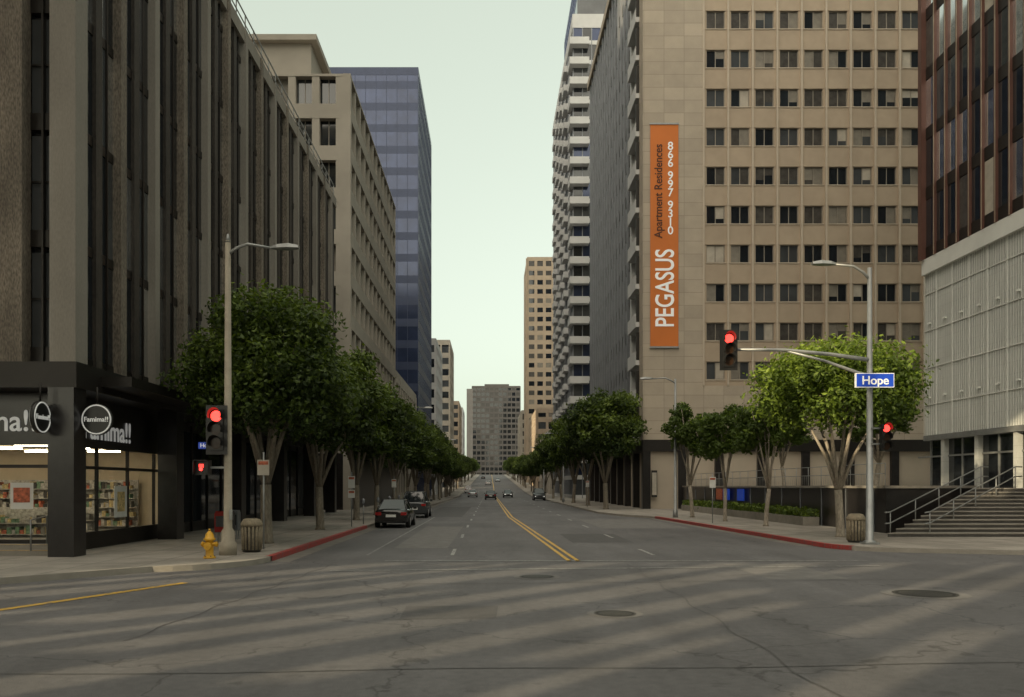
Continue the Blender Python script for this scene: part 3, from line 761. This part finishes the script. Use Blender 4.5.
for i in range(7000):
    p=np.array([rs.uniform(16.3,17.0),rs.uniform(44,72),.55+rs.uniform(0,.4)+.1*math.sin(i)]); a=rs.normal(size=3)*.07; b=rs.normal(size=3)*.05
    hm.face([p-a,p-b,p+a,p+b],'leaf_mid' if i%3 else 'leaf_light')
hm.build('hedge_plant')

# ------------------------------------------------------------------ street furniture
def signal_head(m,cx,cy,cz,s=1.0,back=True):
    w,h=.34*s,1.05*s
    m.box(cx-w/2,cx+w/2,cy,cy+.22,cz-h/2,cz+h/2,'black_plastic')
    if back: m.box(cx-w/2-.12,cx+w/2+.12,cy+.05,cy+.07,cz-h/2-.12,cz+h/2+.12,'black_plastic')
    for i,mm in enumerate(('lens_red','lens_off','lens_off')):
        z=cz+h/2-(i+.5)*h/3; r=.14*s
        m.tube([(cx,cy-.012,z),(cx,cy+.01,z)],r,mm,20)
        n=12; pts=[]
        for q in range(n+1):
            t=math.pi*(-.12+1.24*q/n); pts.append((math.cos(t)*r*1.15,math.sin(t)*r*1.15))
        for (a,b),(c,d) in zip(pts[:-1],pts[1:]):
            m.face([(cx+a,cy,z+b),(cx+c,cy,z+d),(cx+c*1.05,cy-.2*s,z+d*1.2+.02),(cx+a*1.05,cy-.2*s,z+b*1.2+.02)],'black_plastic')
def ped_signal(m,cx,cy,cz):
    m.box(cx-.22,cx+.22,cy,cy+.2,cz-.22,cz+.22,'black_plastic')
    m.tube([(cx-.03,cy-.02,cz-.05),(cx-.03,cy-.01,cz-.05)],.06,'lens_red',5); 
    for dx in (-.075,-.035,.0,.035): m.box(cx+dx-.01,cx+dx+.01,cy-.02,cy-.005,cz,cz+.1,'lens_red')
    m.box(cx-.22,cx+.22,cy-.18,cy,cz+.2,cz+.22,'black_plastic'); m.box(cx-.22,cx-.2,cy-.18,cy,cz-.2,cz+.22,'black_plastic'); m.box(cx+.2,cx+.22,cy-.18,cy,cz-.2,cz+.22,'black_plastic')
def cobra(m,p0,p1,mm='galv'):
    p0=Vector(p0);p1=Vector(p1)
    mid=p0.lerp(p1,.45)+Vector((0,0,.22))
    m.tube([p0,p0.lerp(p1,.2)+Vector((0,0,.15)),mid,p1],[.055,.05,.045,.035],mm,8)
    d=(p1-p0); d.z=0; d.normalize(); n=Vector((-d.y,d.x,0))
    secs=[(-.05,.05,.05),(.15,.15,.09),(.5,.18,.11),(.8,.1,.06)]
    prev=None
    for t,w,hh in secs:
        c=p1+d*t
        ring=[c+n*w+Vector((0,0,-.02)),c+n*w*.7+Vector((0,0,hh)),c-n*w*.7+Vector((0,0,hh)),c-n*w+Vector((0,0,-.02)),c-n*w*.5+Vector((0,0,-hh*.5)),c+n*w*.5+Vector((0,0,-hh*.5))]
        if prev:
            for q in range(6): m.face([prev[q],prev[(q+1)%6],ring[(q+1)%6],ring[q]],'galv',True)
        prev=ring
    m.face(prev,'galv')
def left_pole():
    root=bpy.data.objects.new('traffic_signal',None); scene.collection.objects.link(root)
    m=MB(); X,Y=-7.8,25.3
    m.tube([(X,Y,.15),(X,Y,.5),(X,Y,.55),(X,Y,.85),(X,Y,.95),(X,Y,9.5)],[.26,.26,.2,.19,.125,.08],'pole_concrete',14)
    m.tube([(X,Y,9.45),(X,Y,9.7)],[.09,.03],'galv',8)
    cobra(m,(X,Y,9.1),(X+1.35,Y-.1,9.25))
    signal_head(m,X-.24,Y-.35,3.85,1.15)
    for z in (3.5,4.3): m.box(X-.3,X,Y-.13,Y,z,z+.06,'galv')
    ped_signal(m,X-.72,Y-.15,2.75); m.box(X-.55,X,Y-.08,Y-.02,2.72,2.78,'galv')
    m.box(X-.85,X-.2,Y-.1,Y-.07,3.3,3.5,'sign_blue')
    m.box(X+.1,X+.18,Y-.2,Y-.1,1.2,1.5,'galv')
    m.build('pole_and_heads',parent=root)
    text('Hope',(X-.6,Y-.11,3.4),FRONT,.17,'sign_white',root,'street_name')
left_pole()
def right_pole():
    root=bpy.data.objects.new('traffic_signal',None); scene.collection.objects.link(root)
    m=MB(); X,Y=13.4,30.0
    m.tube([(X,Y,.15),(X,Y,.25),(X,Y,.3),(X,Y,9.9)],[.22,.22,.13,.075],'galv',12)
    m.box(X-.25,X+.25,Y-.25,Y+.25,.15,.22,'galv')
    cobra(m,(X,Y,9.5),(X-1.3,Y-.1,10.0))
    m.tube([(X,Y,6.65),(X-1.4,Y,6.85),(X-3.0,Y,7.0),(8.5,Y-.1,7.0)],[.08,.07,.06,.05],'galv',8)
    m.tube([(X,Y,6.05),(X-.7,Y,6.3),(X-1.6,Y,6.62),(X-2.9,Y,6.96)],[.07,.06,.05,.045],'galv',8)
    m.tube([(8.5,Y-.1,7.1),(8.5,Y-.1,6.7)],.04,'galv',8)
    signal_head(m,8.34,Y-.35,6.95,1.12)
    m.box(8.3,8.55,Y-.15,Y-.05,6.85,7.05,'galv')
    signal_head(m,X+.45,Y-.3,3.9,.9,False); m.box(X,X+.45,Y-.12,Y-.06,4.2,4.26,'galv'); m.box(X,X+.45,Y-.12,Y-.06,3.65,3.71,'galv')
    m.box(X-.64,X+.70,Y-.35,Y-.25,5.64,6.14,'sign_white'); m.box(X-.615,X+.675,Y-.36,Y-.34,5.665,6.115,'sign_blue')
    m.box(X-.1,X+.1,Y-.26,Y-.1,5.9,6.0,'galv')
    m.build('pole_and_heads',parent=root)
    text('Hope',(X+.03,Y-.375,5.87),FRONT,.42,'sign_white',root,'street_name')
right_pole()
def lamp(x,y,h,dx,mm='galv'):
    m=MB(); m.tube([(x,y,.1),(x,y,.6),(x,y,.65),(x,y,h)],[.17,.16,.1,.065],mm,10); cobra(m,(x,y,h-.3),(x+dx,y,h+.0)); m.build('street_lamp')
lamp(12.1,55.5,9.2,-1.5); lamp(9.5,110,9,-1.6); lamp(-7.4,74,9,1.6,'pole_concrete'); lamp(-7.4,125,9,1.6,'pole_concrete'); lamp(9.5,150,9,-1.6)

def hydrant():
    m=MB(); p='hydrant_yellow'
    m.tube([(0,0,0),(0,0,.05),(0,0,.06),(0,0,.1),(0,0,.5),(0,0,.52),(0,0,.57),(0,0,.58),(0,0,.68),(0,0,.75),(0,0,.78)],[.17,.17,.13,.11,.11,.16,.16,.13,.11,.06,.02],p,16)
    m.tube([(0,0,.77),(0,0,.84)],.03,p,6)
    for d in ((1,0,0),(-1,0,0),(0,-1,0)):
        d=Vector(d); c=Vector((0,0,.4 if d.y==0 else .36)); r=.06 if d.y==0 else .085
        m.tube([c,c+d*.17],r,p,12); m.tube([c+d*.17,c+d*.22],r*1.25,p,12); m.tube([c+d*.22,c+d*.25],.022,p,6)
    for q in range(6):
        a=q*math.pi/3; m.tube([(math.cos(a)*.145,math.sin(a)*.145,.05),(math.cos(a)*.145,math.sin(a)*.145,.08)],.015,'iron',6)
    m.build('fire_hydrant',(-7.95,24.1,.15))
hydrant()
def bin_(x,y):
    m=MB()
    for q in range(16):
        a=2*math.pi*q/16; c,s=math.cos(a),math.sin(a)
        m.tube([(c*.27,s*.27,.08),(c*.29,s*.29,.82)],.045,'bin_tan',5)
    m.tube([(0,0,.02),(0,0,.08),(0,0,.82)],[.27,.29,.26],'iron',16)
    m.tube([(0,0,.8),(0,0,.86),(0,0,.9),(0,0,1.02),(0,0,1.05)],[.33,.34,.33,.25,.16],'bin_tan',18)
    m.tube([(0,0,1.045),(0,0,1.055)],.13,'black_plastic',14)
    m.build('trash_can',(x,y,.15))
bin_(-7.4,26.4); bin_(13.3,30.9)
def signpost(x,y,h,panels):
    m=MB(); m.tube([(x,y,.1),(x,y,h)],.03,'galv',6)
    for z0,z1,w,c in panels:
        m.box(x-w/2,x+w/2,y-.045,y-.035,z0,z1,c); m.box(x-w/2+.03,x+w/2-.03,y-.05,y-.0455,z1-.16,z1-.05,'goods_a')
    m.build('parking_sign')
signpost(-7.35,27.6,3.3,[(2.55,3.05,.38,'blind_pale')])
signpost(-7.0,43,2.9,[(2.1,2.7,.34,'white_paint'),(1.6,2.0,.34,'white_paint')])
signpost(-7.0,62,2.9,[(2.1,2.7,.34,'white_paint')]); signpost(12.3,47,2.8,[(2.1,2.7,.34,'white_paint')])
signpost(9.4,82,2.9,[(2.1,2.7,.34,'white_paint')])
def meter(x,y):
    m=MB(); m.tube([(0,0,0),(0,0,1.05)],.03,'galv',8); m.tube([(0,0,1.05),(0,0,1.1),(0,0,1.3),(0,0,1.38)],[.05,.09,.09,.03],'grey_metal',10); m.build('parking_meter',(x,y,.15))
for y in (46,52,58,64,70): meter(-6.85,y)
def newsbox(x,y,c):
    m=MB(); m.box(-.22,.22,-.2,.2,.35,1.05,c); m.box(-.17,.17,-.215,-.2,.55,.95,'glass_grey'); m.box(-.2,.2,-.16,.2,1.05,1.12,c)
    for a in (-.18,.14):
        for b in (-.16,.12): m.box(a,a+.04,b,b+.04,0,.35,'galv')
    m.build('newspaper_box',(x,y,.15),bevel=.01)
newsbox(-9.9,31.4,'paint_red'); newsbox(-9.9,32.1,'paint_grey'); newsbox(-9.9,32.8,'grey_metal')

# ------------------------------------------------------------------ cars
def car(name,x,y,paint,suv=False,flip=False,z=0):
    m=MB(); L=4.7
    hh=.22 if suv else 0
    st=[(0,.70,.42,.80),(.06,.82,.34,.90),(.35,.88,.25,.98),(1.1,.91,.22,.99),(2.4,.92,.22,.96),(3.4,.91,.22,.93),(4.2,.87,.25,.82),(4.58,.78,.32,.70),(4.7,.62,.42,.6)]
    rings=[]
    for (yy,hw,zb,zt) in st:
        zt+=hh*.8
        half=[(hw*.86,zb),(hw*.97,zb+.12),(hw,zb+(zt-zb)*.5),(hw*.975,zt-.12),(hw*.86,zt-.02),(hw*.4,zt+.02)]
        pts=[(a,yy,b) for a,b in half]+[(-a,yy,b) for a,b in reversed(half)]
        b0=len(m.v); m.v+=pts; rings.append(b0)
    n=12; i=m.mi(paint)
    for a,b in zip(rings[:-1],rings[1:]):
        for q in range(n): j=(q+1)%n; m.f.append((a+q,a+j,b+j,b+q)); m.m.append(i); m.sm.append(True)
    m.f.append(tuple(rings[0]+q for q in reversed(range(n)))); m.m.append(i); m.sm.append(False)
    m.f.append(tuple(rings[-1]+q for q in range(n))); m.m.append(i); m.sm.append(False)
    zb=.95+hh*.8; zr=1.43+hh*1.6
    B=[(.45 if not suv else .12,.76),(3.55,.76)]; T=[(1.25 if not suv else .4,.58),(2.6,.58)]
    c=[(-B[0][1],B[0][0],zb),(B[0][1],B[0][0],zb),(B[1][1],B[1][0],zb),(-B[1][1],B[1][0],zb)]
    t=[(-T[0][1],T[0][0],zr),(T[0][1],T[0][0],zr),(T[1][1],T[1][0],zr),(-T[1][1],T[1][0],zr)]
    for q in range(4): j=(q+1)%4; m.face([c[q],c[j],t[j],t[q]],'glass_dark')
    mid=[(p[0]*.93,p[1]+(.08 if k<2 else -.1),zr+.05) for k,p in enumerate(t)]
    for q in range(4): j=(q+1)%4; m.face([t[q],t[j],mid[j],mid[q]],paint)
    m.face(mid,paint)
    for q in range(4): m.tube([c[q],t[q]],.045,paint,6)
    for sg in (-1,1):
        m.tube([(sg*.77,1.95,zb),(sg*.585,1.9,zr)],.04,paint,6); m.tube([(sg*T[0][1],T[0][0],zr),(sg*T[1][1],T[1][0],zr)],.04,paint,6)
        m.box(sg*.98-.09,sg*.98+.09,2.95,3.08,zb-.02,zb+.13,paint)
        for wy in (.95,3.75):
            r=.33+hh*.2; m.tube([(sg*.70,wy,r),(sg*.925,wy,r)],r,'rubber',20); m.tube([(sg*.92,wy,r),(sg*.935,wy,r)],r*.62,'rim',12)
        m.box(sg*.66-.15,sg*.66+.15,-.03,.07,.68+hh*.7,.84+hh*.7,'tail_red'); m.box(sg*.55-.17,sg*.55+.17,4.6,4.7,.56,.68,'headlight')
    m.box(-.82,.82,-.06,.1,.36,.56,paint); m.box(-.8,.8,4.6,4.75,.34,.5,paint)
    m.box(-.26,.26,-.075,-.06,.58,.72,'white_paint'); m.box(-.62,.62,-.03,.0,.30,.37,'black_plastic'); m.box(-.5,.5,4.69,4.76,.5,.56,'black_plastic')
    m.build(name,(x,y+(L if flip else 0),z),math.pi if flip else 0,bevel=0)
car('parked_car',-5.15,44.2,'paint_black'); car('parked_car',-5.2,58,'paint_grey',True)
car('moving_car',.1,135,'paint_black'); car('moving_car',-3.4,165,'paint_silver'); car('moving_car',3.4,160,'paint_black',flip=True); 
car('moving_car',-.6,290,'paint_white',z=prof(292)); car('parked_car',-5.2,205,'paint_white',True,z=prof(207))
car('parked_car',7.5,128,'paint_grey',True,flip=True); car('moving_car',3.1,340,'paint_silver',flip=True,z=prof(342)); car('moving_car',-3.2,400,'paint_black',z=prof(402))

# ------------------------------------------------------------------ camera, light, sky
cd=bpy.data.cameras.new('camera'); cam=bpy.data.objects.new('camera',cd); scene.collection.objects.link(cam)
cam.location=(0,0,CAMH); cam.rotation_euler=(R(90),0,0); cd.sensor_width=36; cd.lens=850/1024*36
cd.shift_x=22/1024; cd.shift_y=137.5/1024; cd.clip_end=6000; scene.camera=cam
EL=17; sd=Vector((.692,.722,-math.tan(R(EL)))).normalized()
ld=bpy.data.lights.new('sun','SUN'); ld.energy=5; ld.angle=R(.5); ld.color=(1,.82,.52)
lo=bpy.data.objects.new('sun',ld); scene.collection.objects.link(lo); lo.rotation_euler=sd.to_track_quat('-Z','Y').to_euler()
w=bpy.data.worlds.new('World'); scene.world=w; w.use_nodes=True; N=w.node_tree.nodes; L=w.node_tree.links
bg=N['Background']; sky=N.new('ShaderNodeTexSky'); sky.sky_type='NISHITA'; sky.sun_disc=False; sky.sun_elevation=R(EL); sky.sun_rotation=R(180+43.8)
sky.air_density=1.0; sky.dust_density=3.0; sky.ozone_density=1
hs=N.new('ShaderNodeHueSaturation'); hs.inputs['Saturation'].default_value=.3; L.new(sky.outputs[0],hs.inputs['Color'])
vm=N.new('ShaderNodeVectorMath'); vm.operation='MULTIPLY_ADD'; vm.inputs[1].default_value=(.85,.9,.76); vm.inputs[2].default_value=(2.75,3.05,2.45); L.new(hs.outputs[0],vm.inputs[0])
# warm glow added to the upper sun-side sky to brighten the street
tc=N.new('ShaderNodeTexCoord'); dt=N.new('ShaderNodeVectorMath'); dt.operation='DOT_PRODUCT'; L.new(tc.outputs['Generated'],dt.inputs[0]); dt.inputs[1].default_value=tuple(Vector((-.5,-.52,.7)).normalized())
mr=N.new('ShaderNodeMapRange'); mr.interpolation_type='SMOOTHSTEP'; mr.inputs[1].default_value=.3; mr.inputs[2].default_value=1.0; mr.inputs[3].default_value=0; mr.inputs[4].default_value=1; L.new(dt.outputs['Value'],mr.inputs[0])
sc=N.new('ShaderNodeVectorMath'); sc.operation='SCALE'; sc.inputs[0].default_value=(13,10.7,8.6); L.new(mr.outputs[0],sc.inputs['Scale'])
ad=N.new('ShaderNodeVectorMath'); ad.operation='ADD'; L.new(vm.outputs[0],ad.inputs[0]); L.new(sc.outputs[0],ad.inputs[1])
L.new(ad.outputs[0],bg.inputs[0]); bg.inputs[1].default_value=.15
scene.view_settings.view_transform='Standard'; scene.view_settings.look='None'; scene.view_settings.exposure=0
